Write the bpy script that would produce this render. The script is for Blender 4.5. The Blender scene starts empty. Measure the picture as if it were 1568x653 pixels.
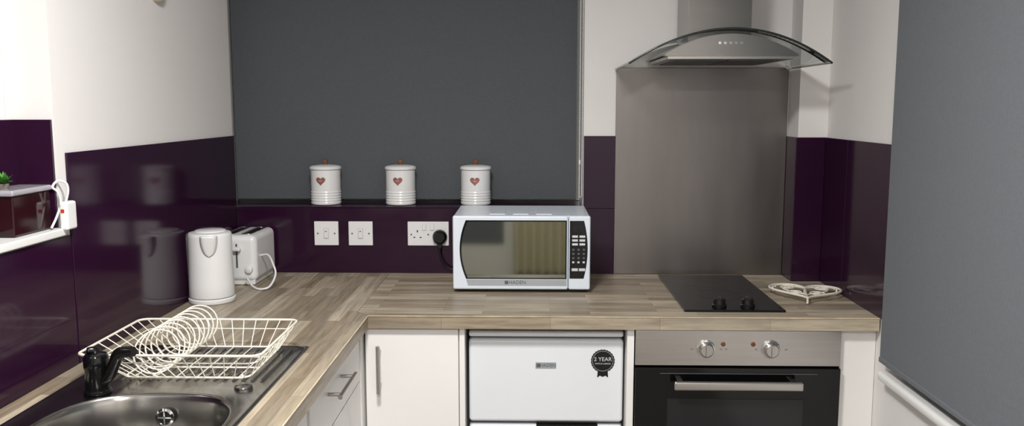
import bpy, bmesh, math, random
from mathutils import Vector, Matrix
random.seed(4)
scene = bpy.context.scene
scene.view_settings.view_transform = 'Standard'
try: scene.view_settings.look = 'None'
except Exception: pass
COL = scene.collection

# ------------------------------------------------------------------ materials
def L(c):
    out=[]
    for v in c:
        v=v/255.0
        out.append(v/12.92 if v<=0.04045 else ((v+0.055)/1.055)**2.4)
    return tuple(out)+(1.0,)

def mat(name, rgb, rough=0.5, metal=0.0, var=0.04, scale=8.0, bump=0.0, bscale=60.0, stretch=(1,1,1),
        rvar=0.0, spec=0.5, trans=0.0, ior=1.45, coat=0.0, emit=0.0):
    m=bpy.data.materials.new(name); m.use_nodes=True
    nt=m.node_tree; n=nt.nodes; l=nt.links
    b=n['Principled BSDF']
    tc=n.new('ShaderNodeTexCoord'); mp=n.new('ShaderNodeMapping'); mp.inputs['Scale'].default_value=stretch
    l.new(tc.outputs['Object'],mp.inputs['Vector'])
    nz=n.new('ShaderNodeTexNoise'); nz.inputs['Scale'].default_value=scale; nz.inputs['Detail'].default_value=4
    l.new(mp.outputs['Vector'],nz.inputs['Vector'])
    cr=n.new('ShaderNodeValToRGB')
    c=L(rgb)
    cr.color_ramp.elements[0].position=0.3; cr.color_ramp.elements[1].position=0.7
    cr.color_ramp.elements[0].color=tuple(max(0,x*(1-var)) for x in c[:3])+(1,)
    cr.color_ramp.elements[1].color=tuple(min(1,x*(1+var)) for x in c[:3])+(1,)
    l.new(nz.outputs['Fac'],cr.inputs['Fac']); l.new(cr.outputs['Color'],b.inputs['Base Color'])
    b.inputs['Roughness'].default_value=rough; b.inputs['Metallic'].default_value=metal
    b.inputs['Specular IOR Level'].default_value=spec
    b.inputs['Transmission Weight'].default_value=trans; b.inputs['IOR'].default_value=ior
    b.inputs['Coat Weight'].default_value=coat
    if emit>0:
        b.inputs['Emission Color'].default_value=c; b.inputs['Emission Strength'].default_value=emit
    if rvar>0:
        mr=n.new('ShaderNodeMapRange'); mr.inputs['To Min'].default_value=max(0,rough-rvar); mr.inputs['To Max'].default_value=rough+rvar
        l.new(nz.outputs['Fac'],mr.inputs['Value']); l.new(mr.outputs['Result'],b.inputs['Roughness'])
    if bump>0:
        n2=n.new('ShaderNodeTexNoise'); n2.inputs['Scale'].default_value=bscale; n2.inputs['Detail'].default_value=3
        l.new(mp.outputs['Vector'],n2.inputs['Vector'])
        bp=n.new('ShaderNodeBump'); bp.inputs['Strength'].default_value=bump; bp.inputs['Distance'].default_value=0.002
        l.new(n2.outputs['Fac'],bp.inputs['Height']); l.new(bp.outputs['Normal'],b.inputs['Normal'])
    return m

def wood_mat(name, rot):
    m=bpy.data.materials.new(name); m.use_nodes=True
    nt=m.node_tree; n=nt.nodes; l=nt.links; b=n['Principled BSDF']
    tc=n.new('ShaderNodeTexCoord'); mp=n.new('ShaderNodeMapping')
    mp.inputs['Rotation'].default_value=(0,0,rot); mp.inputs['Location'].default_value=(0.137,0.011,0)
    l.new(tc.outputs['Object'],mp.inputs['Vector'])
    def brick(w,h,c1,c2,mort,off):
        br=n.new('ShaderNodeTexBrick'); br.inputs['Scale'].default_value=1.0
        br.inputs['Brick Width'].default_value=w; br.inputs['Row Height'].default_value=h
        br.inputs['Mortar Size'].default_value=0.0006; br.inputs['Mortar Smooth'].default_value=0.5
        br.inputs['Color1'].default_value=c1; br.inputs['Color2'].default_value=c2; br.inputs['Mortar'].default_value=mort
        br.offset=off; br.squash=1.0
        l.new(mp.outputs['Vector'],br.inputs['Vector']); return br
    b1=brick(0.31,0.037,L((198,185,163)),L((142,127,106)),L((108,93,75)),0.37)
    mp2=n.new('ShaderNodeMapping'); mp2.inputs['Scale'].default_value=(2.2,30,30)
    l.new(mp.outputs['Vector'],mp2.inputs['Vector'])
    nz=n.new('ShaderNodeTexNoise'); nz.inputs['Scale'].default_value=2.2; nz.inputs['Detail'].default_value=7; nz.inputs['Roughness'].default_value=0.66
    l.new(mp2.outputs['Vector'],nz.inputs['Vector'])
    cr=n.new('ShaderNodeValToRGB'); cr.color_ramp.elements[0].position=0.32; cr.color_ramp.elements[0].color=(0.44,0.42,0.40,1)
    cr.color_ramp.elements[1].position=0.58; cr.color_ramp.elements[1].color=(1.03,1.03,1.03,1)
    l.new(nz.outputs['Fac'],cr.inputs['Fac'])
    mx=n.new('ShaderNodeMix'); mx.data_type='RGBA'; mx.blend_type='MULTIPLY'; mx.inputs['Factor'].default_value=0.85
    l.new(b1.outputs['Color'],mx.inputs['A']); l.new(cr.outputs['Color'],mx.inputs['B'])
    n3=n.new('ShaderNodeTexNoise'); n3.inputs['Scale'].default_value=7; n3.inputs['Detail'].default_value=3
    mp3=n.new('ShaderNodeMapping'); mp3.inputs['Scale'].default_value=(0.5,2.5,2.5)
    l.new(mp.outputs['Vector'],mp3.inputs['Vector']); l.new(mp3.outputs['Vector'],n3.inputs['Vector'])
    r3=n.new('ShaderNodeValToRGB'); r3.color_ramp.elements[0].position=0.4; r3.color_ramp.elements[0].color=(0,0,0,1)
    r3.color_ramp.elements[1].position=0.68; r3.color_ramp.elements[1].color=(0.45,0.45,0.45,1)
    l.new(n3.outputs['Fac'],r3.inputs['Fac'])
    mx2=n.new('ShaderNodeMix'); mx2.data_type='RGBA'
    l.new(r3.outputs['Color'],mx2.inputs['Factor'])
    l.new(mx.outputs['Result'],mx2.inputs['A']); mx2.inputs['B'].default_value=L((140,132,119))
    l.new(mx2.outputs['Result'],b.inputs['Base Color'])
    b.inputs['Roughness'].default_value=0.42
    bp=n.new('ShaderNodeBump'); bp.inputs['Strength'].default_value=0.12; bp.inputs['Distance'].default_value=0.001
    l.new(nz.outputs['Fac'],bp.inputs['Height']); l.new(bp.outputs['Normal'],b.inputs['Normal'])
    return m

M_WALL=mat('wall_paint',(231,228,226),0.7,var=0.015,scale=3,bump=0.12,bscale=90)
M_CEIL=mat('ceiling_paint',(235,234,233),0.8,var=0.01)
M_FLOOR=mat('floor_vinyl',(120,114,108),0.5,var=0.15,scale=5)
M_PURP=mat('purple_acrylic',(42,15,40),0.10,var=0.05,scale=2,spec=0.40)
M_STEEL=mat('brushed_steel',(134,129,127),0.34,metal=1.0,var=0.10,scale=2.0,stretch=(4,4,0.9),rvar=0.10,bump=0.05,bscale=60)
M_STEELH=mat('brushed_steel_trim',(190,187,183),0.28,metal=1.0,var=0.04,scale=6,stretch=(1,1,20))
M_STEELC=mat('chimney_steel',(148,146,143),0.24,metal=1.0,var=0.04,scale=4,stretch=(1,1,6))
M_SINK=mat('sink_steel',(172,170,166),0.22,metal=1.0,var=0.05,scale=10,rvar=0.05)
M_CHROME=mat('chrome',(215,215,215),0.1,metal=1.0,var=0.02)
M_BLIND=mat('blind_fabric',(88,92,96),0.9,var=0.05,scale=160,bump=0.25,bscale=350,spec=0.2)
M_BLINDR=mat('blind_fabric_lit',(110,114,119),0.85,var=0.05,scale=160,bump=0.25,bscale=350,spec=0.3)  # blind fabric with extra light put into its colour against the grazing angle
M_WHITE=mat('white_gloss',(232,232,232),0.22,var=0.01)
M_UPVC=mat('white_upvc',(228,228,226),0.3,var=0.01)
M_CAB=mat('cabinet_white',(235,233,230),0.35,var=0.012)
M_FRIDGE=mat('fridge_white',(226,229,233),0.3,var=0.01)
M_MW=mat('microwave_white',(222,230,240),0.25,var=0.01)
M_SILVER=mat('silver_paint',(178,184,190),0.3,metal=0.5,var=0.02)
M_BLACK=mat('black_gloss',(10,10,11),0.08,var=0.05,spec=0.5)
M_BLACKM=mat('black_satin',(16,16,17),0.35,var=0.05)
M_BLACKT=mat('black_tap_plastic',(14,14,15),0.16,var=0.05)
M_MIRROR=mat('mirror_window',(134,135,126),0.04,metal=1.0,var=0.02)
M_HOB=mat('hob_glass',(14,15,17),0.12,var=0.1,scale=4,spec=0.4)
M_HOBR=mat('hob_ring_mark',(26,27,29),0.3,var=0.05)
M_CREAM=mat('cream_wire',(232,226,212),0.35,var=0.03)
M_GLASS=mat('clear_glass',(238,244,242),0.02,trans=1.0,ior=1.30,var=0.0)
M_GEDGE=mat('glass_edge',(38,46,44),0.15,var=0.05)
M_KNOBW=mat('wood_knob',(120,82,58),0.45,var=0.2,scale=30)
M_COPPER=mat('heart_copper',(158,104,98),0.35,metal=0.3,var=0.1,scale=60)
M_GREY=mat('grey_print',(90,92,96),0.5)
M_SHADE=mat('spout_shade',(176,176,178),0.4,var=0.01)  # darker grey for the painted shade line round the kettle spout
M_LIGHTG=mat('light_print',(205,208,212),0.5)
M_ORANGE=mat('indicator_amber',(110,62,35),0.3)
M_RED=mat('red_neon',(190,60,35),0.3)
M_LEAF=mat('leaf_green',(70,130,50),0.45,var=0.3,scale=40)
M_POT=mat('pot_grey',(120,110,105),0.7,var=0.1)
M_MAROON=mat('maroon_box',(40,13,18),0.08,var=0.1)
M_CLEARP=mat('clear_plastic',(225,222,228),0.12,trans=0.6,var=0.01)
M_CURT=mat('curtain_cream',(205,198,172),0.85,var=0.06,scale=30)
M_DARK=mat('night_glass',(12,14,18),0.05,var=0.1)
M_OVENWIN=mat('oven_window',(32,33,35),0.1,var=0.1)
M_PLASTERC=mat('alarm_cream',(226,214,186),0.4,var=0.03)
M_LAMP=mat('lamp_diffuser',(255,250,244),0.5,var=0.0,emit=6.0)
M_WOODX=wood_mat('worktop_staves_x',0.0)
M_WOODY=wood_mat('worktop_staves_y',math.pi/2)
M_VENT=mat('filter_mesh',(95,95,95),0.45,metal=0.8,var=0.3,scale=200)

# ------------------------------------------------------------------ helpers
def group(name, loc=(0,0,0)):
    e=bpy.data.objects.new(name,None); e.location=loc; e.empty_display_size=0.05; COL.objects.link(e); return e
def finish(o, m, parent, smooth=False):
    if m is not None:
        o.data.materials.clear(); o.data.materials.append(m)
    if smooth:
        for p in o.data.polygons: p.use_smooth=True
    if parent is not None:
        o.parent=parent; o.matrix_parent_inverse=Matrix.Translation(-Vector(parent.location))
    return o
def from_bm(name,bm,m,parent=None,smooth=False):
    me=bpy.data.meshes.new(name); bm.normal_update(); bm.to_mesh(me); bm.free()
    o=bpy.data.objects.new(name,me); COL.objects.link(o)
    return finish(o,m,parent,smooth)
def add_box(bm,b):
    x0,x1,y0,y1,z0,z1=b
    v=[bm.verts.new(p) for p in [(x0,y0,z0),(x1,y0,z0),(x1,y1,z0),(x0,y1,z0),(x0,y0,z1),(x1,y0,z1),(x1,y1,z1),(x0,y1,z1)]]
    for f in [(0,3,2,1),(4,5,6,7),(0,1,5,4),(1,2,6,5),(2,3,7,6),(3,0,4,7)]:
        bm.faces.new([v[i] for i in f])
def boxes(name,bl,m,parent=None,bevel=0.0,seg=2):
    bm=bmesh.new()
    for b in bl: add_box(bm,b)
    if bevel>0:
        bmesh.ops.bevel(bm,geom=bm.edges[:],offset=bevel,segments=seg,profile=0.5,affect='EDGES')
    o=from_bm(name,bm,m,parent,False)
    if bevel>0:
        for p in o.data.polygons: p.use_smooth=True
        md=o.modifiers.new('wn','WEIGHTED_NORMAL'); md.keep_sharp=False
    return o
def box(name,x0,x1,y0,y1,z0,z1,m,parent=None,bevel=0.0,seg=2):
    return boxes(name,[(x0,x1,y0,y1,z0,z1)],m,parent,bevel,seg)
def lathe(name,prof,center,m,parent=None,seg=48,axis='z',caps=True,smooth=True,deform=None):
    bm=bmesh.new(); rings=[]
    for r,h in prof:
        ring=[]
        for i in range(seg):
            a=2*math.pi*i/seg
            p=Vector((r*math.cos(a),r*math.sin(a),h))
            if deform: p=deform(p,a,r,h)
            if axis=='y': p=Vector((p.x,-p.z,p.y))
            elif axis=='x': p=Vector((p.z,p.x,p.y))
            ring.append(bm.verts.new(p+Vector(center)))
        rings.append(ring)
    for a,b in zip(rings,rings[1:]):
        for i in range(seg):
            j=(i+1)%seg; bm.faces.new((a[i],a[j],b[j],b[i]))
    if caps:
        bm.faces.new(rings[0][::-1]); bm.faces.new(rings[-1])
    bmesh.ops.recalc_face_normals(bm,faces=bm.faces)
    o=from_bm(name,bm,m,parent,smooth)
    if smooth:
        bm2=bmesh.new(); bm2.from_mesh(o.data)
        for e in bm2.edges:
            if len(e.link_faces)==2 and e.calc_face_angle(0)>math.radians(38): e.smooth=False
        bm2.to_mesh(o.data); bm2.free()
    return o
def prism(name,pts,plane,a0,a1,m,parent=None,smooth=False):
    bm=bmesh.new()
    def P(p,a):
        if plane=='xz': return (p[0],a,p[1])
        if plane=='xy': return (p[0],p[1],a)
        return (a,p[0],p[1])
    v0=[bm.verts.new(P(p,a0)) for p in pts]; v1=[bm.verts.new(P(p,a1)) for p in pts]
    bm.faces.new(v0); bm.faces.new(v1[::-1]); k=len(pts)
    for i in range(k):
        j=(i+1)%k; bm.faces.new((v0[i],v0[j],v1[j],v1[i]))
    bmesh.ops.recalc_face_normals(bm,faces=bm.faces)
    return from_bm(name,bm,m,parent,smooth)
def to_mesh(o,name,m,parent,smooth=True):
    bpy.context.view_layer.update()
    dg=bpy.context.evaluated_depsgraph_get()
    me=bpy.data.meshes.new_from_object(o.evaluated_get(dg))
    mw=o.matrix_world.copy(); bpy.data.objects.remove(o)
    me.transform(mw); me.name=name
    n=bpy.data.objects.new(name,me); COL.objects.link(n)
    return finish(n,m,parent,smooth)
def tubes(name,splines,r,m,parent=None,cyclic=False,res=3):
    cu=bpy.data.curves.new(name,'CURVE'); cu.dimensions='3D'; cu.bevel_depth=r; cu.bevel_resolution=res; cu.use_fill_caps=True
    for pts in splines:
        s=cu.splines.new('POLY'); s.points.add(len(pts)-1)
        for i,p in enumerate(pts): s.points[i].co=(p[0],p[1],p[2],1)
        s.use_cyclic_u=cyclic
    o=bpy.data.objects.new(name+'_tmp',cu); COL.objects.link(o)
    return to_mesh(o,name,m,parent)
def smoothpts(P,n=10,closed=False):
    P=[Vector(p) for p in P]; out=[]; k=len(P)
    rng=range(k) if closed else range(k-1)
    for i in rng:
        if closed: a,b,c,d=P[(i-1)%k],P[i],P[(i+1)%k],P[(i+2)%k]
        else: a,b,c,d=P[max(i-1,0)],P[i],P[i+1],P[min(i+2,k-1)]
        for j in range(n):
            t=j/n
            out.append(0.5*((2*b)+(c-a)*t+(2*a-5*b+4*c-d)*t*t+(-a+3*b-3*c+d)*t**3))
    if not closed: out.append(P[-1])
    return out
def text(name,s,loc,size,m,parent,rot=(math.pi/2,0,0),ext=0.0003):
    cu=bpy.data.curves.new(name,'FONT'); cu.body=s; cu.size=size; cu.extrude=ext; cu.align_x='CENTER'; cu.align_y='CENTER'
    o=bpy.data.objects.new(name+'_tmp',cu); o.location=loc; o.rotation_euler=rot; COL.objects.link(o)
    return to_mesh(o,name,m,parent,False)
def heart(cx,cy,w,n=40):
    pts=[]
    for i in range(n):
        t=2*math.pi*i/n
        x=16*math.sin(t)**3; y=13*math.cos(t)-5*math.cos(2*t)-2*math.cos(3*t)-math.cos(4*t)
        pts.append((cx+x*w/32,cy+y*w/32))
    return pts

# ------------------------------------------------------------------ constants (metres)
XL=-1.048; XR=0.99; YB=3.0; WT=0.91; PT=1.398

# ------------------------------------------------------------------ room shell
box('floor',-1.3,1.25,-1.9,3.3,-0.1,0,M_FLOOR)
box('ceiling',-1.3,1.25,-1.9,3.3,2.4,2.5,M_CEIL)
boxes('wall_back',[(-1.3,1.25,YB,3.3,0,1.145),(-1.3,-1.10,YB,3.3,1.145,2.4),(0.185,1.25,YB,3.3,1.145,2.4),(-1.10,0.185,YB,3.3,2.2,2.4)],M_WALL)
boxes('wall_left',[(-1.3,XL,-1.9,3.0,0,1.215),(-1.3,XL,1.87,3.0,1.215,2.4),(-1.3,XL,-1.9,0.5,1.215,2.4),(-1.3,XL,0.5,1.87,2.15,2.4)],M_WALL)
boxes('wall_right',[(XR,1.25,-1.9,3.0,0,0.76),(XR,1.25,2.22,3.0,0.76,2.4),(XR,1.25,-1.9,0.9,0.76,2.4),(XR,1.25,0.9,2.22,2.15,2.4)],M_WALL)
box('wall_front',-1.3,1.25,-2.0,-1.9,0,2.4,M_WALL)
box('wall_pillar',0.893,XR,2.884,YB,WT,2.4,M_WALL)

def window(name,axis,a0,a1,z0,z1,p0,p1):
    g=group(name,((a0+a1)/2,(p0+p1)/2,z0) if axis=='y' else ((p0+p1)/2,(a0+a1)/2,z0))
    t=0.055
    def bb(n,u0,u1,w0,w1,q0,q1,m):
        if axis=='y': box(n,u0,u1,q0,q1,w0,w1,m,g)
        else: box(n,q0,q1,u0,u1,w0,w1,m,g)
    bb('frame_bottom',a0,a1,z0,z0+t,p0,p1,M_UPVC); bb('frame_top',a0,a1,z1-t,z1,p0,p1,M_UPVC)
    bb('frame_side_a',a0,a0+t,z0+t,z1-t,p0,p1,M_UPVC); bb('frame_side_b',a1-t,a1,z0+t,z1-t,p0,p1,M_UPVC)
    mid=(a0+a1)/2; bb('mullion',mid-0.03,mid+0.03,z0+t,z1-t,p0,p1,M_UPVC)
    q=(p0+p1)/2
    bb('pane_a',a0+t,mid-0.03,z0+t,z1-t,q-0.004,q+0.004,M_DARK); bb('pane_b',mid+0.03,a1-t,z0+t,z1-t,q-0.004,q+0.004,M_DARK)
window('window_1','y',-1.10,0.185,1.15,2.2,3.2,3.26)
window('window_2','x',0.5,1.868,1.235,2.15,-1.21,-1.155)
window('window_3','x',0.9,2.22,0.785,2.15,1.12,1.18)
box('trim_1',-1.155,XL+0.014,0.48,1.868,1.2155,1.233,M_UPVC,bevel=0.003)
box('trim_2',0.952,1.18,0.82,2.30,0.755,0.782,M_UPVC,bevel=0.011,seg=4)
# door, blind and curtain in the wall behind the camera
g=group('door_1',(0.62,-1.89,0))
box('leaf',0.42,1.0-0.03,-1.895,-1.86,0.005,1.98,M_UPVC,g,0.003)
boxes('frame',[(0.35,0.41,-1.898,-1.85,0.002,2.05),(0.41,0.975,-1.898,-1.85,1.99,2.05)],M_UPVC,g)
tubes('lever_handle',[smoothpts([(0.48,-1.86,1.0),(0.48,-1.80,1.0),(0.59,-1.80,1.0)],6)],0.009,M_CHROME,g)
g=group('roller_blind',(-0.6,-1.88,2.1))
box('fabric',-1.02,-0.225,-1.884,-1.882,0.35,2.17,M_BLINDR,g)
box('bottom_rail',-1.02,-0.225,-1.888,-1.878,0.34,0.355,M_BLINDR,g,0.002)
tubes('roller_tube',[[(-1.02,-1.875,2.17),(-0.22,-1.875,2.17)]],0.018,M_UPVC,g)
bm=bmesh.new(); N=90; NZ=24; rows=[]
for i in range(N+1):
    row=[]
    for j in range(NZ+1):
        z=0.03+2.15*j/NZ; k=i/N
        pinch=math.exp(-((z-1.65)/0.45)**2)*0.10
        x0=-0.13+pinch; x1=0.31
        row.append(bm.verts.new((x0+(x1-x0)*k,-1.82+0.026*math.sin(i*0.42+0.3*math.sin(z*2)),z)))
    rows.append(row)
for i in range(N):
    for j in range(NZ): bm.faces.new((rows[i][j],rows[i+1][j],rows[i+1][j+1],rows[i][j+1]))
cur=from_bm('curtain',bm,M_CURT,None,True); md=cur.modifiers.new('s','SOLIDIFY'); md.thickness=0.004

# ------------------------------------------------------------------ splashback panels
def panel(name,b,edge=True):
    g=group(name,((b[0]+b[1])/2,(b[2]+b[3])/2,b[4]))
    box('sheet',*b,M_PURP,g,0.0012,2)
    return g
t=0.006
panel('splashback_panel',(XL+t,0.890,YB-t,YB-0.0002,WT,1.143))
panel('splashback_panel',(0.187,0.890,YB-t,YB-0.0002,1.1435,PT))
panel('splashback_panel',(XL+0.0002,XL+t,1.905,YB-0.0005,WT,PT))
panel('splashback_panel',(XL+0.0002,XL+t,0.6,1.900,WT,1.212))
panel('splashback_panel',(0.893-t,0.8928,2.885,YB-t-0.001,WT,PT))
panel('splashback_panel',(0.893-t,XR-t-0.001,2.884-t,2.8838,WT,PT))
panel('splashback_panel',(XR-t,XR-0.0002,2.68,2.8835,WT,PT))
panel('splashback_panel',(XR-t,XR-0.0002,2.34,2.678,WT,PT))
g=group('splashback_panel',(-1.09,1.86,1.24))
box('recess_end',-1.13,XL-0.004,1.861,1.8695,1.2335,1.473,M_PURP,g)
box('recess_back',-1.15,-1.13,1.3,1.869,1.2335,1.473,M_PURP,g)
box('window_ledge',-1.099,0.184,YB-0.008,3.195,1.1435,1.149,M_PURP,None,0.001)
box('steel_splashback',0.296,0.8865,YB-0.011,YB-t-0.0005,WT+0.0005,1.632,M_STEEL,None,0.001)

# ------------------------------------------------------------------ worktop
XF=-0.461; YF=2.37
g=group('worktop',(0,2.6,0.872))
JX=-0.50
wy=[(XL+0.0065,JX,1.71,2.993,0.872,WT-0.0002),
    (XL+0.0065,XF,0.7,1.25,0.872,WT-0.0002),(XL+0.0065,-0.94,1.25,1.71,0.872,WT-0.0002),(-0.555,XF,1.25,1.71,0.872,WT-0.0002)]
boxes('left_run',wy,M_WOODY,g)
prism('left_run_edge',[(JX,1.71),(XF,1.71),(XF,YF),(JX,YF+0.04)],'xy',0.872,WT-0.0002,M_WOODY,g)
prism('back_run',[(XF,YF),(XR-0.0065,YF),(XR-0.0065,2.877),(0.8865,2.877),(0.8865,2.993),(JX,2.993),(JX,YF+0.04)],'xy',0.872,WT-0.0002,M_WOODX,g)
tubes('joint_strip',[[(JX,2.992,WT-0.0008),(JX,YF+0.04,WT-0.0008),(XF,YF,WT-0.0008)]],0.0011,mat('joint_fill',(112,98,80),0.5),g)
tubes('nosing',[[(XF-0.0005,0.7,WT-0.0018),(XF-0.0005,YF,WT-0.0018),(XR-0.007,YF+0.0005,WT-0.0018)]],0.0022,mat('worktop_nose',(196,180,154),0.4,var=0.2,scale=25),g)

# ------------------------------------------------------------------ base cabinets
CF=2.39
def bar_handle(parent,name,p,q,out,r=0.006):
    p=Vector(p); q=Vector(q); o=Vector(out); d=(q-p).normalized()*0.02
    tubes(name,[[p+o,q+o]],r,M_STEELH,parent)
    tubes(name+'_posts',[[p+d,p+d+o],[q-d,q-d+o]],r*0.75,M_STEELH,parent)
g=group('kitchen_cabinet',(-0.34,2.6,0))
box('carcass',-0.478,-0.203,CF+0.02,2.98,0.12,0.871,M_CAB,g)
box('door',-0.474,-0.205,CF,CF+0.019,0.125,0.866,M_CAB,g,0.002)
box('plinth',-0.478,-0.203,CF+0.06,CF+0.08,0,0.12,M_CAB,g)
bar_handle(g,'handle',(-0.433,CF,0.682),(-0.433,CF,0.822),(0,-0.030,0))
g=group('end_panel',(-0.194,2.6,0)); box('board',-0.2025,-0.187,CF,2.98,0,0.8715,M_CAB,g,0.001)
g=group('end_panel',(0.288,2.6,0)); box('board',0.279,0.299,CF,2.98,0,0.8715,M_CAB,g,0.001)
g=group('filler_panel',(0.94,2.6,0)); box('board',0.889,XR-0.001,CF+0.012,CF+0.03,0,0.8715,M_CAB,g,0.001)
g=group('drawer_unit',(-0.6,2.1,0))
boxes('carcass',[(-1.03,-0.503,2.352,2.368,0.12,0.871),(-1.03,-0.503,1.782,1.798,0.12,0.871),(-0.503,-0.48,2.352,2.47,0.12,0.871)],M_CAB,g)
z=0.866
for i,h in enumerate((0.145,0.235,0.36)):
    z0=z-h+0.004
    box('drawer_front_%d'%(i+1),-0.502,-0.483,1.802,2.348,z0,z,M_CAB,g,0.002)
    zc=(z+z0)/2+ (0.02 if i==0 else 0.03)
    bar_handle(g,'handle_%d'%(i+1),(-0.483,1.95,zc),(-0.483,2.13,zc),(0.034,0,0))
    z-=h
box('plinth',-0.56,-0.545,1.79,2.40,0,0.118,M_CAB,g)
g=group('kitchen_cabinet',(-0.6,1.3,0))
boxes('carcass',[(-1.03,-0.503,1.764,1.780,0.12,0.871),(-1.03,-0.503,0.72,0.736,0.12,0.871)],M_CAB,g)
box('door_a',-0.502,-0.483,1.253,1.778,0.125,0.866,M_CAB,g,0.002)
box('door_b',-0.502,-0.483,0.725,1.25,0.125,0.866,M_CAB,g,0.002)
bar_handle(g,'handle_a',(-0.483,1.31,0.68),(-0.483,1.31,0.84),(0.034,0,0))
bar_handle(g,'handle_b',(-0.483,1.19,0.68),(-0.483,1.19,0.84),(0.034,0,0))
box('plinth',-0.56,-0.545,0.72,1.788,0,0.118,M_CAB,g)

# ------------------------------------------------------------------ fridge
g=group('fridge',(0.05,2.6,0))
FX0,FX1,FY=-0.178,0.273,2.425
box('body',FX0+0.004,FX1-0.004,FY+0.05,2.95,0.02,0.838,M_FRIDGE,g,0.004)
box('top_cap',FX0,FX1,FY+0.004,2.95,0.833,0.851,M_FRIDGE,g,0.006,3)
box('freezer_door',FX0,FX1,FY,FY+0.046,0.577,0.827,M_FRIDGE,g,0.010,4)
box('fridge_door',FX0,FX1,FY,FY+0.046,0.07,0.567,M_FRIDGE,g,0.010,4)
box('door_gasket',FX0+0.006,FX1-0.006,FY+0.02,FY+0.052,0.075,0.8335,M_GREY,g)
box('grip_strip',0.02,0.20,FY-0.001,FY+0.02,0.561,0.569,M_BLACKM,g)
lx=0.047; lz=0.750
box('logo_plate',lx-0.030,lx+0.030,FY-0.0015,FY+0.001,lz-0.0095,lz+0.0095,M_SILVER,g,0.0006)
text('logo_text','HADEN',(lx+0.006,FY-0.0019,lz),0.014,M_GREY,g)
box('logo_mark',lx-0.027,lx-0.016,FY-0.0022,FY-0.001,lz-0.0055,lz+0.0055,M_GREY,g)
rx,rz=0.213,0.764
pts=[]
for i in range(48):
    a=2*math.pi*i/48; r=0.034*(1.0+(0.03 if i%2 else -0.02)); pts.append((rx+r*math.cos(a),rz+r*math.sin(a)))
prism('rosette',pts,'xz',FY-0.0014,FY+0.0004,M_BLACKM,g)
prism('ribbon',[(rx-0.014,rz-0.023),(rx+0.014,rz-0.023),(rx+0.016,rz-0.05),(rx+0.008,rz-0.044),(rx,rz-0.048),(rx-0.008,rz-0.044),(rx-0.016,rz-0.05)],'xz',FY-0.0010,FY+0.0004,M_BLACKM,g)
text('rosette_text','2 YEAR',(rx,FY-0.0018,rz+0.005),0.0165,M_LIGHTG,g)
text('rosette_small','PARTS & LABOUR',(rx,FY-0.0018,rz-0.008),0.0058,M_LIGHTG,g)
tubes('rosette_ring',[[(rx+0.030*math.cos(a*math.pi/20),FY-0.0016,rz+0.030*math.sin(a*math.pi/20)) for a in range(40)]],0.0004,M_LIGHTG,g,True,1)
for x in (FX0+0.03,FX1-0.03): lathe('foot',[(0.015,0),(0.015,0.022)],(x,FY+0.1,0),M_BLACKM,g,16)

# ------------------------------------------------------------------ oven
g=group('oven',(0.6,2.6,0))
OX0,OX1=0.302,0.885; OY=2.392
box('body',OX0+0.008,OX1-0.008,OY+0.02,2.95,0.30,0.868,M_BLACKM,g)
box('control_panel',OX0,OX1,OY-0.008,OY+0.02,0.764,0.868,M_STEELH,g,0.0015)
box('door',OX0,OX1,OY-0.014,OY+0.02,0.285,0.759,M_BLACK,g,0.002)
box('door_window',0.395,0.782,OY-0.0155,OY-0.010,0.36,0.668,M_OVENWIN,g,0.0005)
box('door_top_vent',0.372,0.82,OY-0.0152,OY-0.010,0.742,0.7435,M_GREY,g)
box('handle',0.407,0.768,OY-0.060,OY-0.046,0.706,0.732,M_STEELH,g,0.005,3)
boxes('handle_posts',[(0.42,0.435,OY-0.048,OY-0.012,0.710,0.728),(0.74,0.755,OY-0.048,OY-0.012,0.710,0.728)],M_STEELH,g,0.002)
box('drawer_panel',OX0,OX1,OY-0.008,OY+0.01,0.12,0.28,M_CAB,g,0.001)
box('plinth',OX0,OX1,OY+0.05,OY+0.07,0,0.119,M_CAB,g)
for x in (0.502,0.686):
    lathe('knob_base',[(0.0265,0),(0.0265,0.003),(0.024,0.004)],(x,OY-0.008,0.814),M_CHROME,g,40,'y')
    lathe('knob',[(0.021,0.003),(0.0195,0.02),(0.017,0.0225)],(x,OY-0.008,0.814),M_STEELH,g,40,'y')
    box('knob_grip',x-0.0035,x+0.0035,OY-0.035,OY-0.028,0.797,0.831,M_STEELH,g,0.001)
for x in (0.551,0.636):
    lathe('indicator',[(0.0065,0),(0.0065,0.002),(0.004,0.003)],(x,OY-0.008,0.828),M_ORANGE,g,20,'y')
for k,(x,w) in enumerate(((0.462,0.004),(0.545,0.003),(0.645,0.003),(0.730,0.004),(0.56,0.003))):
    box('icon_%d'%(k+1),x-w,x+w,OY-0.0086,OY-0.0075,0.812,0.814,M_GREY,g)

# ------------------------------------------------------------------ cooker hood
g=group('cooker_hood',(0.585,2.75,1.63))
hx=0.586; hw=0.296
def glz(u): return 1.627+0.098*(1-abs(u)**2.0)
bm=bmesh.new(); NU=48; NV=8; G=[]
for i in range(NU+1):
    u=-1+2*i/NU; row=[]
    yf=2.525+0.03*u*u
    for j in range(NV+1):
        v=j/NV; row.append(bm.verts.new((hx+u*hw,yf+(2.985-yf)*v,glz(u))))
    G.append(row)
for i in range(NU):
    for j in range(NV): bm.faces.new((G[i][j],G[i+1][j],G[i+1][j+1],G[i][j+1]))
bmesh.ops.recalc_face_normals(bm,faces=bm.faces)
o=from_bm('glass_canopy',bm,M_GLASS,g,True); md=o.modifiers.new('s','SOLIDIFY'); md.thickness=0.004; md.offset=0
edge=[(hx+u*hw,2.525+0.03*u*u,glz(u)) for u in [(-1+2*i/60) for i in range(61)]]
tubes('glass_edge',[edge],0.0030,M_GEDGE,g)
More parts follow.
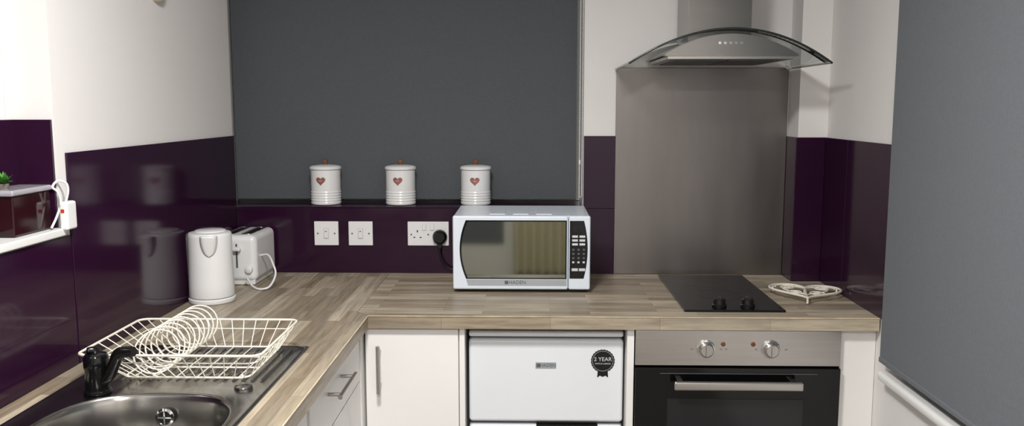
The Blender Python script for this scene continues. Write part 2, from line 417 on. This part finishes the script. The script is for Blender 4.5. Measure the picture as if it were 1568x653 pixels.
tubes('glass_side_edge',[[(hx-hw,2.985,glz(-1)),edge[0]],[(hx+hw,2.985,glz(1)),edge[-1]]],0.0018,M_GEDGE,g)
bx0,bx1=0.395,0.787; bm_=(bx0+bx1)/2; bh=(bx1-bx0)/2
pts=[(bx0,1.652),(bx1,1.652)]
for i in range(31):
    x=bx1+(bx0-bx1)*i/30; s=(x-bm_)/bh
    pts.append((x,1.655+0.060*(1-s*s)))
prism('motor_housing',pts,'xz',2.60,2.985,M_STEELC,g)
pts=[]
for i in range(41):
    x=bx1+(bx0-bx1)*i/40; s=(x-bm_)/bh
    pts.append((x,1.653+0.060*(1-s*s)))
pts.append((bx0,1.649)); pts.append((bx1,1.649))
prism('fascia',pts,'xz',2.565,2.603,M_STEELC,g)
box('under_panel',bx0+0.01,bx1-0.01,2.575,2.98,1.640,1.650,M_STEELH,g,0.001)
boxes('grease_filters',[(bx0+0.04,bm_-0.003,2.62,2.93,1.637,1.641),(bm_+0.003,bx1-0.04,2.62,2.93,1.637,1.641)],M_VENT,g)
for i in range(5): lathe('button_%d'%(i+1),[(0.004,0),(0.004,0.003)],(0.555+i*0.016,2.565,1.686),M_CHROME,g,16,'y')
box('chimney_lower',0.500,0.700,2.78,2.985,1.700,2.1,M_STEELC,g,0.001)
box('chimney_upper',0.506,0.694,2.786,2.985,2.1,2.399,M_STEELC,g,0.001)

# ------------------------------------------------------------------ hob
g=group('ceramic_hob',(0.593,2.69,WT))
box('glass_plate',0.447,0.739,2.43,2.95,WT+0.0003,WT+0.0065,M_HOB,g,0.0015)
for cy,r in ((2.82,0.085),(2.635,0.07)):
    tubes('zone_ring',[[(0.593+r*math.cos(a*math.pi/32),cy+r*math.sin(a*math.pi/32),WT+0.0064) for a in range(64)]],0.0004,M_HOBR,g,True,1)
for x in (0.557,0.640):
    lathe('knob',[(0.021,0.0),(0.021,0.006),(0.018,0.008),(0.0165,0.022),(0.014,0.024)],(x,2.475,WT+0.0066),M_BLACKM,g,32)
    box('knob_grip',x-0.0035,x+0.0035,2.457,2.493,WT+0.028,WT+0.036,M_BLACK,g,0.001)

# ------------------------------------------------------------------ heart trivet
g=group('heart_trivet',(0.87,2.64,WT))
hp=heart(0,0,0.215,64)
ang=math.radians(-14)
def tr(p,z,s=1.0,):
    x,y=p[0]*s,p[1]*s
    return (0.860+x*math.cos(ang)-y*math.sin(ang),2.640+x*math.sin(ang)+y*math.cos(ang),WT+z)
tubes('outline',[[tr(p,0.020) for p in hp]],0.0038,M_CREAM,g,True)
sc=[[tr(p,0.020,0.62) for p in hp]]
for sx in (-1,1):
    for (ox,oy,r0) in ((0.055,0.040,0.034),(0.030,-0.035,0.024)):
        sp=[]
        for i in range(40):
            a=i*0.24; r=r0*(1-i/50)
            sp.append(tr((sx*(ox+r*math.cos(a)),oy+r*math.sin(a)),0.020))
        sc.append(sp)
tubes('scrolls',[sc[0]],0.0024,M_CREAM,g,True)
tubes('scroll_curls',sc[1:],0.0024,M_CREAM,g)
tubes('centre_bar',[[tr((0,-0.111),0.020),tr((0,0.035),0.020)]],0.0026,M_CREAM,g)
tubes('feet',[[tr(p,0.020),tr(p,0.0035)] for p in ((0,-0.112),(-0.096,0.043),(0.096,0.043),(0,0.033))],0.0034,M_CREAM,g)

# ------------------------------------------------------------------ microwave
g=group('microwave',(-0.027,2.82,WT))
mx0,mx1,my,mz0,mz1=-0.245,0.191,2.69,0.921,1.158
box('casing',mx0+0.002,mx1-0.002,my,2.965,mz0,mz1-0.001,M_MW,g,0.004,3)
box('door_panel',mx0,0.1205,my-0.018,my+0.002,mz0,mz1,M_MW,g,0.006,4)
box('control_housing',0.1225,mx1,my-0.018,my+0.002,mz0,mz1,M_MW,g,0.006,4)
F=my-0.018
zt,zb=1.143,0.938
def barrel(xs,xe,z0,z1,bulge,left=True):
    pts=[]
    n=24
    for i in range(n+1):
        s=i/n; z=z0+(z1-z0)*s; pts.append((xs-bulge*(1-(2*s-1)**2),z))
    pts+= [(xe,z1),(xe,z0)]
    return pts
prism('door_frame',barrel(-0.203,0.116,zb+0.018,zt+0.001,0.020),'xz',F-0.0012,F+0.004,M_BLACK,g)
prism('logo_strip',[(-0.203,zb+0.016),(0.116,zb+0.016),(0.116,zb-0.004),(-0.197,zb-0.004)],'xz',F-0.0010,F+0.004,M_SILVER,g)
prism('door_window',barrel(-0.198,0.112,0.960,zt-0.003,0.019),'xz',F-0.0022,F+0.003,M_MIRROR,g)
text('logo_text','HADEN',(-0.040,F-0.0018,0.9445),0.016,M_GREY,g)
box('logo_mark',-0.080,-0.069,F-0.0018,F-0.0008,0.939,0.950,M_GREY,g)
pts=[]
for i in range(25):
    s=i/24; z=zb+0.02+(zt-zb-0.02)*s; pts.append((0.170+0.012*(1-(2*s-1)**2),z))
pts+=[(0.1255,zt),(0.1255,zb+0.02)]
prism('control_panel',pts,'xz',F-0.0014,F+0.004,M_BLACK,g)
box('display',0.132,0.168,F-0.002,F-0.001,1.108,1.128,M_DARK,g)
for r in range(3):
    for c in range(2):
        x=0.142+c*0.023; z=1.093-r*0.0125
        box('function_key',x-0.009,x+0.009,F-0.0022,F-0.001,z-0.0035,z+0.0035,M_LIGHTG,g,0.0005)
for r in range(4):
    for c in range(3):
        x=0.137+c*0.0165; z=1.051-r*0.0135
        box('number_key',x-0.0035,x+0.0035,F-0.0022,F-0.001,z-0.003,z+0.003,M_GREY if r<3 else M_LIGHTG,g,0.0005)
for c in range(2):
    x=0.142+c*0.023; box('start_key',x-0.010,x+0.010,F-0.0022,F-0.001,0.982,0.991,M_LIGHTG,g,0.0005)
box('base_plate',mx0+0.006,mx1-0.006,my+0.0,2.96,0.915,0.922,M_BLACKM,g)
for x in (mx0+0.04,mx1-0.04):
    for y in (2.72,2.93): lathe('foot',[(0.012,0),(0.012,0.011)],(x,y,WT),M_BLACKM,g,16)
boxes('top_emboss',[(-0.13+i*0.075,-0.08+i*0.075,2.72,2.92,mz1-0.002,mz1+0.0006) for i in range(3)],M_MW,g,0.0004)

# ------------------------------------------------------------------ electrical plates
def plate(name,cx,w,cz=1.053,h=0.086):
    g=group(name,(cx,YB-0.01,cz)); y=YB-t-0.0003
    box('face_plate',cx-w/2,cx+w/2,y-0.009,y,cz-h/2,cz+h/2,M_WHITE,g,0.0025,3); return g,y-0.009
for cx in (-0.722,-0.600):
    g,y=plate('wall_switch',cx,0.086)
    box('rocker_surround',cx-0.0095,cx+0.0095,y-0.0012,y+0.001,1.034,1.072,M_LIGHTG,g,0.0005)
    box('rocker',cx-0.007,cx+0.007,y-0.004,y+0.001,1.037,1.069,M_WHITE,g,0.0015)
    box('neon',cx-0.003,cx+0.003,y-0.0048,y-0.003,1.060,1.063,M_RED,g)
    for sx in (-0.030,0.030): lathe('screw',[(0.003,0),(0.003,0.0008)],(cx+sx,y,1.053),M_GREY,g,12,'y')
g,y=plate('double_socket',-0.360,0.146)
for cx in (-0.398,-0.322):
    for (dx,z,ww,hh) in ((0,1.062,0.002,0.004),(-0.011,1.040,0.0033,0.0018),(0.011,1.040,0.0033,0.0018)):
        box('pin_slot',cx+dx-ww,cx+dx+ww,y-0.0004,y+0.001,z-hh,z+hh,M_BLACKM,g)
for cx in (-0.374,-0.346):
    box('rocker_surround',cx-0.0075,cx+0.0075,y-0.001,y+0.001,1.064,1.090,M_LIGHTG,g,0.0004)
    box('rocker',cx-0.006,cx+0.006,y-0.003,y+0.001,1.066,1.088,M_WHITE,g,0.001)
for sx in (-0.06,0.0,): lathe('screw',[(0.003,0),(0.003,0.0008)],(-0.36+sx,y,1.050),M_GREY,g,12,'y')
py=y
g=group('power_plug',(-0.318,2.97,1.04))
lathe('plug_body',[(0.025,0.0006),(0.026,0.006),(0.024,0.022),(0.018,0.030)],(-0.318,py,1.043),M_BLACKM,g,6*6,'y')
box('cable_grip',-0.327,-0.309,py-0.022,py-0.004,1.003,1.025,M_BLACKM,g,0.003)
tubes('cable',[smoothpts([(-0.318,py-0.013,1.006),(-0.316,py-0.016,0.975),(-0.298,py-0.012,0.94),(-0.268,py-0.010,0.926),(-0.232,py-0.010,0.93),(-0.20,2.972,0.95)],8)],0.0034,M_BLACKM,g)

# ------------------------------------------------------------------ canisters
def canister(cx,cy,z0,ang):
    g=group('storage_canister',(cx,cy,z0))
    R=0.0525
    prof=[(R-0.004,0),(R,0.002)]
    z=0.006
    for i in range(5):
        prof+=[(R+0.0015,z),(R+0.0015,z+0.003),(R-0.0003,z+0.0055),(R-0.0003,z+0.008)]; z+=0.0095
    prof+=[(R,z+0.002),(R,0.124),(R-0.002,0.126)]
    lathe('body',prof,(cx,cy,z0),M_WHITE,g,56)
    lathe('lid',[(R+0.002,0.1265),(R+0.0035,0.128),(R+0.0035,0.134),(R+0.001,0.137),(R-0.006,0.1395),(0.03,0.142),(0.0,0.143)],(cx,cy,z0),M_WHITE,g,56,caps=False)
    lathe('knob',[(0.006,0.142),(0.005,0.147),(0.010,0.151),(0.011,0.156),(0.008,0.160),(0.002,0.1615)],(cx,cy,z0),M_KNOBW,g,24)
    hp=heart(0,0,0.034,40); bm=bmesh.new()
    c=bm.verts.new((cx+(R+0.0012)*math.sin(ang),cy-(R+0.0012)*math.cos(ang),z0+0.088)); vs=[]
    for x,yv in hp:
        a=ang+x/R; vs.append(bm.verts.new((cx+(R+0.0008)*math.sin(a),cy-(R+0.0008)*math.cos(a),z0+0.088+yv)))
    for i in range(len(vs)): bm.faces.new((c,vs[i],vs[(i+1)%len(vs)]))
    bmesh.ops.recalc_face_normals(bm,faces=bm.faces)
    from_bm('heart_label',bm,M_COPPER,g,True)
    a0=ang
    text('label_text','tea',(cx+(R+0.0016)*math.sin(a0),cy-(R+0.0016)*math.cos(a0),z0+0.089),0.009,M_LIGHTG,g,(math.pi/2,0,a0),0.0001)
canister(-0.738,3.066,1.1492,-0.12); canister(-0.467,3.066,1.1492,-0.05); canister(-0.196,3.066,1.1492,0.0)

# ------------------------------------------------------------------ blinds
g=group('roller_blind',(-0.45,3.14,2.1))
box('fabric',-1.085,0.168,3.135,3.1365,1.165,2.17,M_BLIND,g)
box('bottom_rail',-1.085,0.168,3.131,3.1405,1.160,1.172,M_BLIND,g,0.002)
tubes('roller_tube',[[(-1.09,3.15,2.17),(0.175,3.15,2.17)]],0.018,M_UPVC,g)
g2=group('blind_chain',(0.172,2.99,1.6))
tubes('cord',[[(0.172,2.985,1.19),(0.172,2.985,2.15)],[(0.180,2.985,1.19),(0.180,2.985,2.15)],smoothpts([(0.172,2.985,1.19),(0.176,2.985,1.183),(0.180,2.985,1.19)],5)],0.0009,M_UPVC,g2)
bm=bmesh.new()
for k in range(150):
    for x in (0.172,0.180):
        bmesh.ops.create_icosphere(bm,subdivisions=1,radius=0.0022,matrix=Matrix.Translation((x,2.985,1.19+k*0.0064)))
from_bm('beads',bm,M_UPVC,g2,True)
box('connector',0.1690,0.1750,2.982,2.988,1.30,1.315,M_UPVC,g2,0.001)
boxes('bracket',[(0.165,0.186,2.98,2.999,2.15,2.18)],M_UPVC,g2)

g=group('roller_blind',(0.96,1.5,2.1))
box('fabric',0.9600,0.9615,0.82,2.30,0.812,2.17,M_BLINDR,g)
box('bottom_rail',0.9565,0.9655,0.82,2.30,0.806,0.820,M_BLINDR,g,0.002)
tubes('roller_tube',[[(0.968,0.81,2.17),(0.968,2.31,2.17)]],0.018,M_UPVC,g)
boxes('bracket',[(0.955,0.989,2.31,2.315,2.14,2.20),(0.955,0.989,0.805,0.81,2.14,2.20)],M_UPVC,g)

# ------------------------------------------------------------------ kettle
kx,ky=-0.971,2.545
g=group('electric_kettle',(kx,ky,WT))
sd=Vector((0.30,-0.954,0)).normalized()
side=Vector((-sd.y,sd.x,0))
K=0.935
lathe('power_base',[(0.067,0.001),(0.069,0.004),(0.069,0.013),(0.066,0.016)],(kx,ky,WT),M_WHITE,g,56)
kp=[(0.0655,0.018),(0.067,0.022),(0.066,0.06),(0.065,0.11),(0.064,0.165),(0.064,0.214),(0.0635,0.222),(0.061,0.227),(0.050,0.230),(0.02,0.231),(0.0,0.231)]
lathe('body',[(r,h*K if h>0.03 else h) for r,h in kp],(kx,ky,WT),M_WHITE,g,96,caps=False)
lathe('lid',[(0.045,0.229*K),(0.045,0.233*K),(0.041,0.235*K),(0.0,0.236*K)],(kx,ky+0.006,WT),M_WHITE,g,48,caps=False)
c0=Vector((kx,ky,WT))
# U-shaped pouring spout standing proud of the jug
bm=bmesh.new(); rows=[]
NT,NH=28,14
for j in range(NH+1):
    v=j/NH; z=(0.158+0.066*v)*K; hw_=0.37*min(1.0,math.sqrt(max(0.0,1-(1-v)**2.4))+0.02); row=[]
    for i in range(NT+1):
        s=-1+2*i/NT; th=s*hw_
        b=(0.006+0.016*v)*(1-abs(s)**5)
        r=0.0638+b
        row.append(bm.verts.new(c0+(sd*math.cos(th)+side*math.sin(th))*r+Vector((0,0,z))))
    rows.append(row)
for j in range(NH):
    for i in range(NT): bm.faces.new((rows[j][i],rows[j][i+1],rows[j+1][i+1],rows[j+1][i]))
bot=[bm.verts.new(c0+(sd*math.cos((-1+2*i/NT)*0.37)+side*math.sin((-1+2*i/NT)*0.37))*0.060+Vector((0,0,0.2245*K))) for i in range(NT+1)]
for i in range(NT): bm.faces.new((rows[-1][i],rows[-1][i+1],bot[i+1],bot[i]))
bmesh.ops.recalc_face_normals(bm,faces=bm.faces)
from_bm('spout',bm,M_WHITE,g,True)
cr=[]
for j in range(NH+1):
    v=1-j/NH; hw_=0.38*min(1.0,math.sqrt(max(0.0,1-(1-v)**2.4))+0.02)
    cr.append(c0+(sd*math.cos(hw_)-side*math.sin(hw_))*0.0644+Vector((0,0,(0.158+0.064*v)*K)))
for j in range(NH+1):
    v=j/NH; hw_=0.38*min(1.0,math.sqrt(max(0.0,1-(1-v)**2.4))+0.02)
    cr.append(c0+(sd*math.cos(hw_)+side*math.sin(hw_))*0.0644+Vector((0,0,(0.158+0.064*v)*K)))
tubes('spout_crease_shade',[cr],0.0016,M_SHADE,g)  # thin grey tube painting the shade where spout meets jug
hd=Vector((0.1,1,0)).normalized()
tubes('handle',[smoothpts([c0+hd*0.055+Vector((0,0,0.195)),c0+hd*0.085+Vector((0,0,0.194)),c0+hd*0.100+Vector((0,0,0.17)),c0+hd*0.100+Vector((0,0,0.09)),c0+hd*0.085+Vector((0,0,0.055)),c0+hd*0.060+Vector((0,0,0.047))],8)],0.010,M_WHITE,g)

# ------------------------------------------------------------------ toaster
g=group('toaster',(-0.96,2.87,WT))
ax0,ax1,ay0,ay1=-1.038,-0.904,2.765,2.985
TH=0.168
box('body',ax0,ax1,ay0,ay1,WT+0.012,WT+TH,M_WHITE,g,0.020,5)
box('base',ax0+0.008,ax1-0.008,ay0+0.008,ay1-0.008,WT+0.001,WT+0.02,M_UPVC,g,0.003)
boxes('slots',[(-1.012,-0.985,ay0+0.03,ay1-0.03,WT+TH-0.01,WT+TH+0.0008),(-0.955,-0.928,ay0+0.03,ay1-0.03,WT+TH-0.01,WT+TH+0.0008)],M_BLACKM,g,0.0003)
tubes('slot_rims',[[(a,ay0+0.028,WT+TH+0.001),(b,ay0+0.028,WT+TH+0.001),(b,ay1-0.028,WT+TH+0.001),(a,ay1-0.028,WT+TH+0.001)] for a,b in ((-1.014,-0.983),(-0.957,-0.926))],0.0018,M_CHROME,g,True)
box('lever_slot',-0.971,-0.965,ay0-0.0006,ay0+0.004,WT+0.06,WT+0.14,M_GREY,g)
box('lever',-0.985,-0.951,ay0-0.022,ay0-0.002,WT+0.118,WT+0.132,M_WHITE,g,0.004)
lathe('dial',[(0.013,0),(0.012,0.010),(0.009,0.012)],(-0.928,ay0,WT+0.055),M_UPVC,g,24,'y')
tubes('cable',[smoothpts([(ax1-0.004,2.82,WT+0.092),(-0.875,2.80,WT+0.098),(-0.848,2.76,WT+0.078),(-0.832,2.735,WT+0.045),(-0.842,2.70,WT+0.012),(-0.87,2.69,WT+0.005),(-0.90,2.71,WT+0.010),(-0.93,2.745,WT+0.028),(-0.94,2.752,WT+0.012)],8)],0.0034,M_WHITE,g)

# ------------------------------------------------------------------ sink
g=group('kitchen_sink',(-0.76,1.6,WT))
sx0,sx1,sy0,sy1=-0.985,-0.545,1.05,2.045
bc=Vector((-0.748,1.485)); ax,ay=0.177,0.208
n=128
def rectray(a,x0,x1,y0,y1):
    dx,dy=math.cos(a),math.sin(a); tt=1e9
    if dx>1e-9: tt=min(tt,(x1-bc.x)/dx)
    if dx<-1e-9: tt=min(tt,(x0-bc.x)/dx)
    if dy>1e-9: tt=min(tt,(y1-bc.y)/dy)
    if dy<-1e-9: tt=min(tt,(y0-bc.y)/dy)
    return bc.x+dx*tt,bc.y+dy*tt
angs=[2*math.pi*i/n for i in range(n)]
for cxn,cyn in ((sx0,sy0),(sx1,sy0),(sx1,sy1),(sx0,sy1)):
    a=math.atan2(cyn-bc.y,cxn-bc.x)%(2*math.pi)
    k=min(range(n),key=lambda i:abs(angs[i]-a)); angs[k]=a
def rectloop(ins,z): return [(*rectray(a,sx0+ins,sx1-ins,sy0+ins,sy1-ins),z) for a in angs]
def se(s,z,e=2.7,off=0):
    out=[]
    for a in angs:
        c,sn=math.cos(a),math.sin(a)
        r=1.0/((abs(c)/(ax*s))**e+(abs(sn)/(ay*s))**e)**(1/e)
        out.append((bc.x+r*c,bc.y+off+r*sn,z))
    return out
loops=[rectloop(0,WT+0.0003),rectloop(0.0015,WT+0.004),rectloop(0.007,WT+0.0045),rectloop(0.010,WT+0.0025),
       se(1.05,WT+0.0025),se(1.02,WT+0.0035),se(1.0,WT+0.003),se(0.985,WT-0.002),se(0.97,WT-0.012),se(0.945,WT-0.06),se(0.92,WT-0.11),se(0.88,WT-0.135),se(0.80,WT-0.147),se(0.6,WT-0.151),se(0.2,WT-0.153)]
bm=bmesh.new(); R=[[bm.verts.new(p) for p in lp] for lp in loops]
for a,b in zip(R,R[1:]):
    for i in range(n):
        j=(i+1)%n; bm.faces.new((a[i],a[j],b[j],b[i]))
bm.faces.new(R[-1]); bmesh.ops.recalc_face_normals(bm,faces=bm.faces)
o=from_bm('basin',bm,M_SINK,g,True)
rid=[]
for k in range(19):
    x=-0.945+k*0.0203
    rid.append([(x,1.775,WT+0.0010),(x,1.785,WT+0.0026),(x,2.005,WT+0.0034),(x,2.015,WT+0.0018)])
tubes('drainer_ridges',rid,0.0036,M_SINK,g,res=2)
lathe('overflow',[(0.019,0),(0.019,0.003),(0.015,0.005),(0.014,0.002)],(-0.748,1.6745,WT-0.042),M_CHROME,g,32,'y')
boxes('overflow_bars',[(-0.748-0.014,-0.748+0.014,1.670,1.672,WT-0.0435,WT-0.0405),(-0.7495,-0.7465,1.670,1.672,WT-0.056,WT-0.028)],M_CHROME,g)
lathe('overflow_hole',[(0.0135,0.001),(0.0135,0.0025)],(-0.748,1.6745,WT-0.042),M_BLACKM,g,24,'y')
lathe('waste',[(0.035,0.0),(0.035,0.002),(0.03,0.003),(0.012,0.0)],(bc.x,bc.y,WT-0.152),M_CHROME,g,32)
lathe('tap_hole_cover',[(0.019,0.0),(0.019,0.003),(0.016,0.0055),(0.0,0.007)],(-0.605,1.735,WT+0.003),M_SINK,g,32,caps=False)

# ------------------------------------------------------------------ tap
tx,ty=-0.893,1.692
g=group('mixer_tap',(tx,ty,WT))
lathe('body',[(0.027,0.0045),(0.027,0.009),(0.0235,0.012),(0.023,0.055),(0.0245,0.058),(0.0245,0.079),(0.021,0.086),(0.010,0.090),(0.0,0.091)],(tx,ty,WT),M_BLACKT,g,40,caps=False)
def taper(name,pts,radii,m,parent):
    cu=bpy.data.curves.new(name,'CURVE'); cu.dimensions='3D'; cu.bevel_depth=1.0; cu.bevel_resolution=6; cu.use_fill_caps=True
    s=cu.splines.new('POLY'); P=smoothpts(pts,8); s.points.add(len(P)-1)
    for i,p in enumerate(P):
        s.points[i].co=(p[0],p[1],p[2],1); f=i/(len(P)-1)*(len(radii)-1); k=min(int(f),len(radii)-2)
        s.points[i].radius=radii[k]+(radii[k+1]-radii[k])*(f-k)
    o=bpy.data.objects.new(name+'_t',cu); COL.objects.link(o); return to_mesh(o,name,m,parent)
taper('spout',[(tx+0.010,ty-0.004,WT+0.026),(tx+0.030,ty-0.008,WT+0.044),(tx+0.044,ty-0.012,WT+0.070),(tx+0.058,ty-0.016,WT+0.092),(tx+0.090,ty-0.022,WT+0.098)],[0.013,0.0125,0.012,0.0125,0.010],M_BLACKT,g)
taper('lever',[(tx,ty,WT+0.084),(tx-0.003,ty-0.002,WT+0.093),(tx-0.012,ty-0.010,WT+0.096)],[0.013,0.009,0.006],M_BLACKT,g)

# ------------------------------------------------------------------ dish rack
g=group('dish_rack',(-0.75,1.87,WT))
Zt=WT+0.072; Zb=WT+0.014
tx0,tx1,ty0,ty1=-0.956,-0.566,1.728,2.036
qx0,qx1,qy0,qy1=-0.872,-0.602,1.762,2.000
def rrect(x0,x1,y0,y1,z,r=0.022):
    pts=[]
    for cx,cy,a0 in ((x1-r,y1-r,0),(x0+r,y1-r,90),(x0+r,y0+r,180),(x1-r,y0+r,270)):
        for k in range(6):
            a=math.radians(a0+k*18); pts.append((cx+r*math.cos(a),cy+r*math.sin(a),z))
    return pts
tubes('top_rim',[rrect(tx0,tx1,ty0,ty1,Zt)],0.0028,M_CREAM,g,True)
tubes('mid_rail',[rrect((tx0*2+qx0)/3,(tx1*2+qx1)/3,(ty0*2+qy0)/3,(ty1*2+qy1)/3,Zb+(Zt-Zb)*0.66)],0.0013,M_CREAM,g,True)
tubes('base_rim',[rrect(qx0,qx1,qy0,qy1,Zb)],0.0022,M_CREAM,g,True)
w=[]
for i in range(13):
    f=(i+0.5)/13; xt=tx0+(tx1-tx0)*f; xb=qx0+(qx1-qx0)*f
    w.append([(xt,ty0,Zt),(xb,qy0,Zb)]); w.append([(xb,qy1,Zb),(xt,ty1,Zt)])
for i in range(8):
    f=(i+0.5)/8; yt=ty0+(ty1-ty0)*f; yb=qy0+(qy1-qy0)*f
    w.append([(tx0,yt,Zt),(qx0,yb,Zb)]); w.append([(tx1,yt,Zt),(qx1,yb,Zb)])
for i in range(6):
    f=(i+0.5)/6; xb=qx0+(qx1-qx0)*f; w.append([(xb,qy0,Zb),(xb,qy1,Zb)])
tubes('side_wires',w,0.0012,M_CREAM,g)
tubes('base_bars',[[(qx0,qy0+(qy1-qy0)*f,Zb-0.002),(qx1,qy0+(qy1-qy0)*f,Zb-0.002)] for f in (0.33,0.67)],0.0020,M_CREAM,g)
tubes('feet',[[(x,y,Zb),(x,y,WT+0.007)] for x in (qx0+0.02,qx1-0.02) for y in (qy0+0.02,qy1-0.02)],0.0032,M_CREAM,g)
rings=[]
for k in range(9):
    y=1.785+k*0.0285
    pts=[]
    for i in range(32):
        a=2*math.pi*i/32
        u=0.047*math.cos(a); v=0.047*math.sin(a)
        pts.append((-0.808+u*0.94,y+u*0.30+v*0.30,Zb+0.050+v*0.95))
    rings.append(pts)
tubes('plate_loops',rings,0.0018,M_CREAM,g,True)
tubes('loop_rail',[[(-0.808,1.765,Zb+0.002),(-0.808,2.0,Zb+0.002)]],0.0024,M_CREAM,g)

# ------------------------------------------------------------------ left window ledge things
g=group('storage_box',(-1.09,1.77,1.234))
box('carton',-1.127,-1.057,1.715,1.853,1.2342,1.318,M_MAROON,g,0.003)
box('plastic_lid',-1.128,-1.053,1.71,1.857,1.319,1.331,M_CLEARP,g,0.004)
px_,py_=-1.098,1.752
g=group('potted_plant',(px_,py_,1.331))
lathe('pot',[(0.009,0),(0.012,0.009),(0.0125,0.011)],(px_,py_,1.3313),M_POT,g,20)
bm=bmesh.new()
for k in range(44):
    a=random.uniform(0,6.28); el=random.uniform(0.1,1.3); ln=random.uniform(0.018,0.030)
    b0=Vector((px_,py_,1.342)); d=Vector((math.cos(a)*math.cos(el),math.sin(a)*math.cos(el),math.sin(el)))
    s=d.cross(Vector((0,0,1))).normalized()*0.005
    v=[bm.verts.new(b0),bm.verts.new(b0+d*ln*0.5+s),bm.verts.new(b0+d*ln),bm.verts.new(b0+d*ln*0.5-s)]
    bm.faces.new(v)
from_bm('leaves',bm,M_LEAF,g,False)
g=group('plug_adapter',(-1.03,1.87,1.24))
box('body',XL+0.0065,XL+0.026,1.853,1.896,1.228,1.292,M_WHITE,g,0.006,3)
box('fuse_switch',XL+0.012,XL+0.020,1.8515,1.856,1.268,1.276,M_RED,g,0.001)
tubes('cable',[smoothpts([(XL+0.016,1.868,1.290),(XL+0.022,1.87,1.315),(XL+0.018,1.87,1.333),(XL+0.004,1.862,1.338),(XL-0.004,1.855,1.325),(XL+0.004,1.86,1.314),(XL+0.008,1.862,1.29),(XL+0.006,1.848,1.262),(XL+0.002,1.83,1.2375)],8)],0.0026,M_WHITE,g)

# wall alarm
g=group('wall_sounder',(XL+0.02,2.42,1.825))
lathe('cover',[(0.040,0.0005),(0.040,0.012),(0.034,0.026),(0.012,0.032),(0,0.033)],(XL,2.42,1.832),M_PLASTERC,g,40,'x',caps=False)

# ------------------------------------------------------------------ lights
def ceil_lamp(x,y,p,size,col):
    g=group('ceiling_lamp',(x,y,2.38))
    lathe('base',[(0.15,0),(0.15,0.02)],(x,y,2.379),M_UPVC,g,48)
    lathe('diffuser',[(0.01,-0.05),(0.08,-0.043),(0.12,-0.025),(0.14,0.0)],(x,y,2.379),M_LAMP,g,48,caps=False)
    ld=bpy.data.lights.new('lamp_light','AREA'); ld.shape='DISK'; ld.size=size; ld.energy=p; ld.color=col
    lo=bpy.data.objects.new('lamp_light',ld); lo.location=(x,y,2.32); COL.objects.link(lo)
    lo.parent=g; lo.matrix_parent_inverse=Matrix.Translation(-Vector(g.location))
ceil_lamp(-0.25,1.15,40,0.28,(1.0,0.985,0.965))
ceil_lamp(0.0,-0.7,42,0.28,(1.0,0.985,0.965))
w=bpy.data.worlds.new('world'); scene.world=w; w.use_nodes=True
w.node_tree.nodes['Background'].inputs['Color'].default_value=(0.02,0.025,0.04,1)

# ------------------------------------------------------------------ camera
cd=bpy.data.cameras.new('camera'); cam=bpy.data.objects.new('camera',cd); COL.objects.link(cam)
cam.location=(0,0,1.504); cam.rotation_euler=(math.radians(90-7.18),0,math.radians(1.22))
cd.sensor_width=36; cd.sensor_fit='HORIZONTAL'; cd.lens=30.08; cd.clip_start=0.02
scene.camera=cam
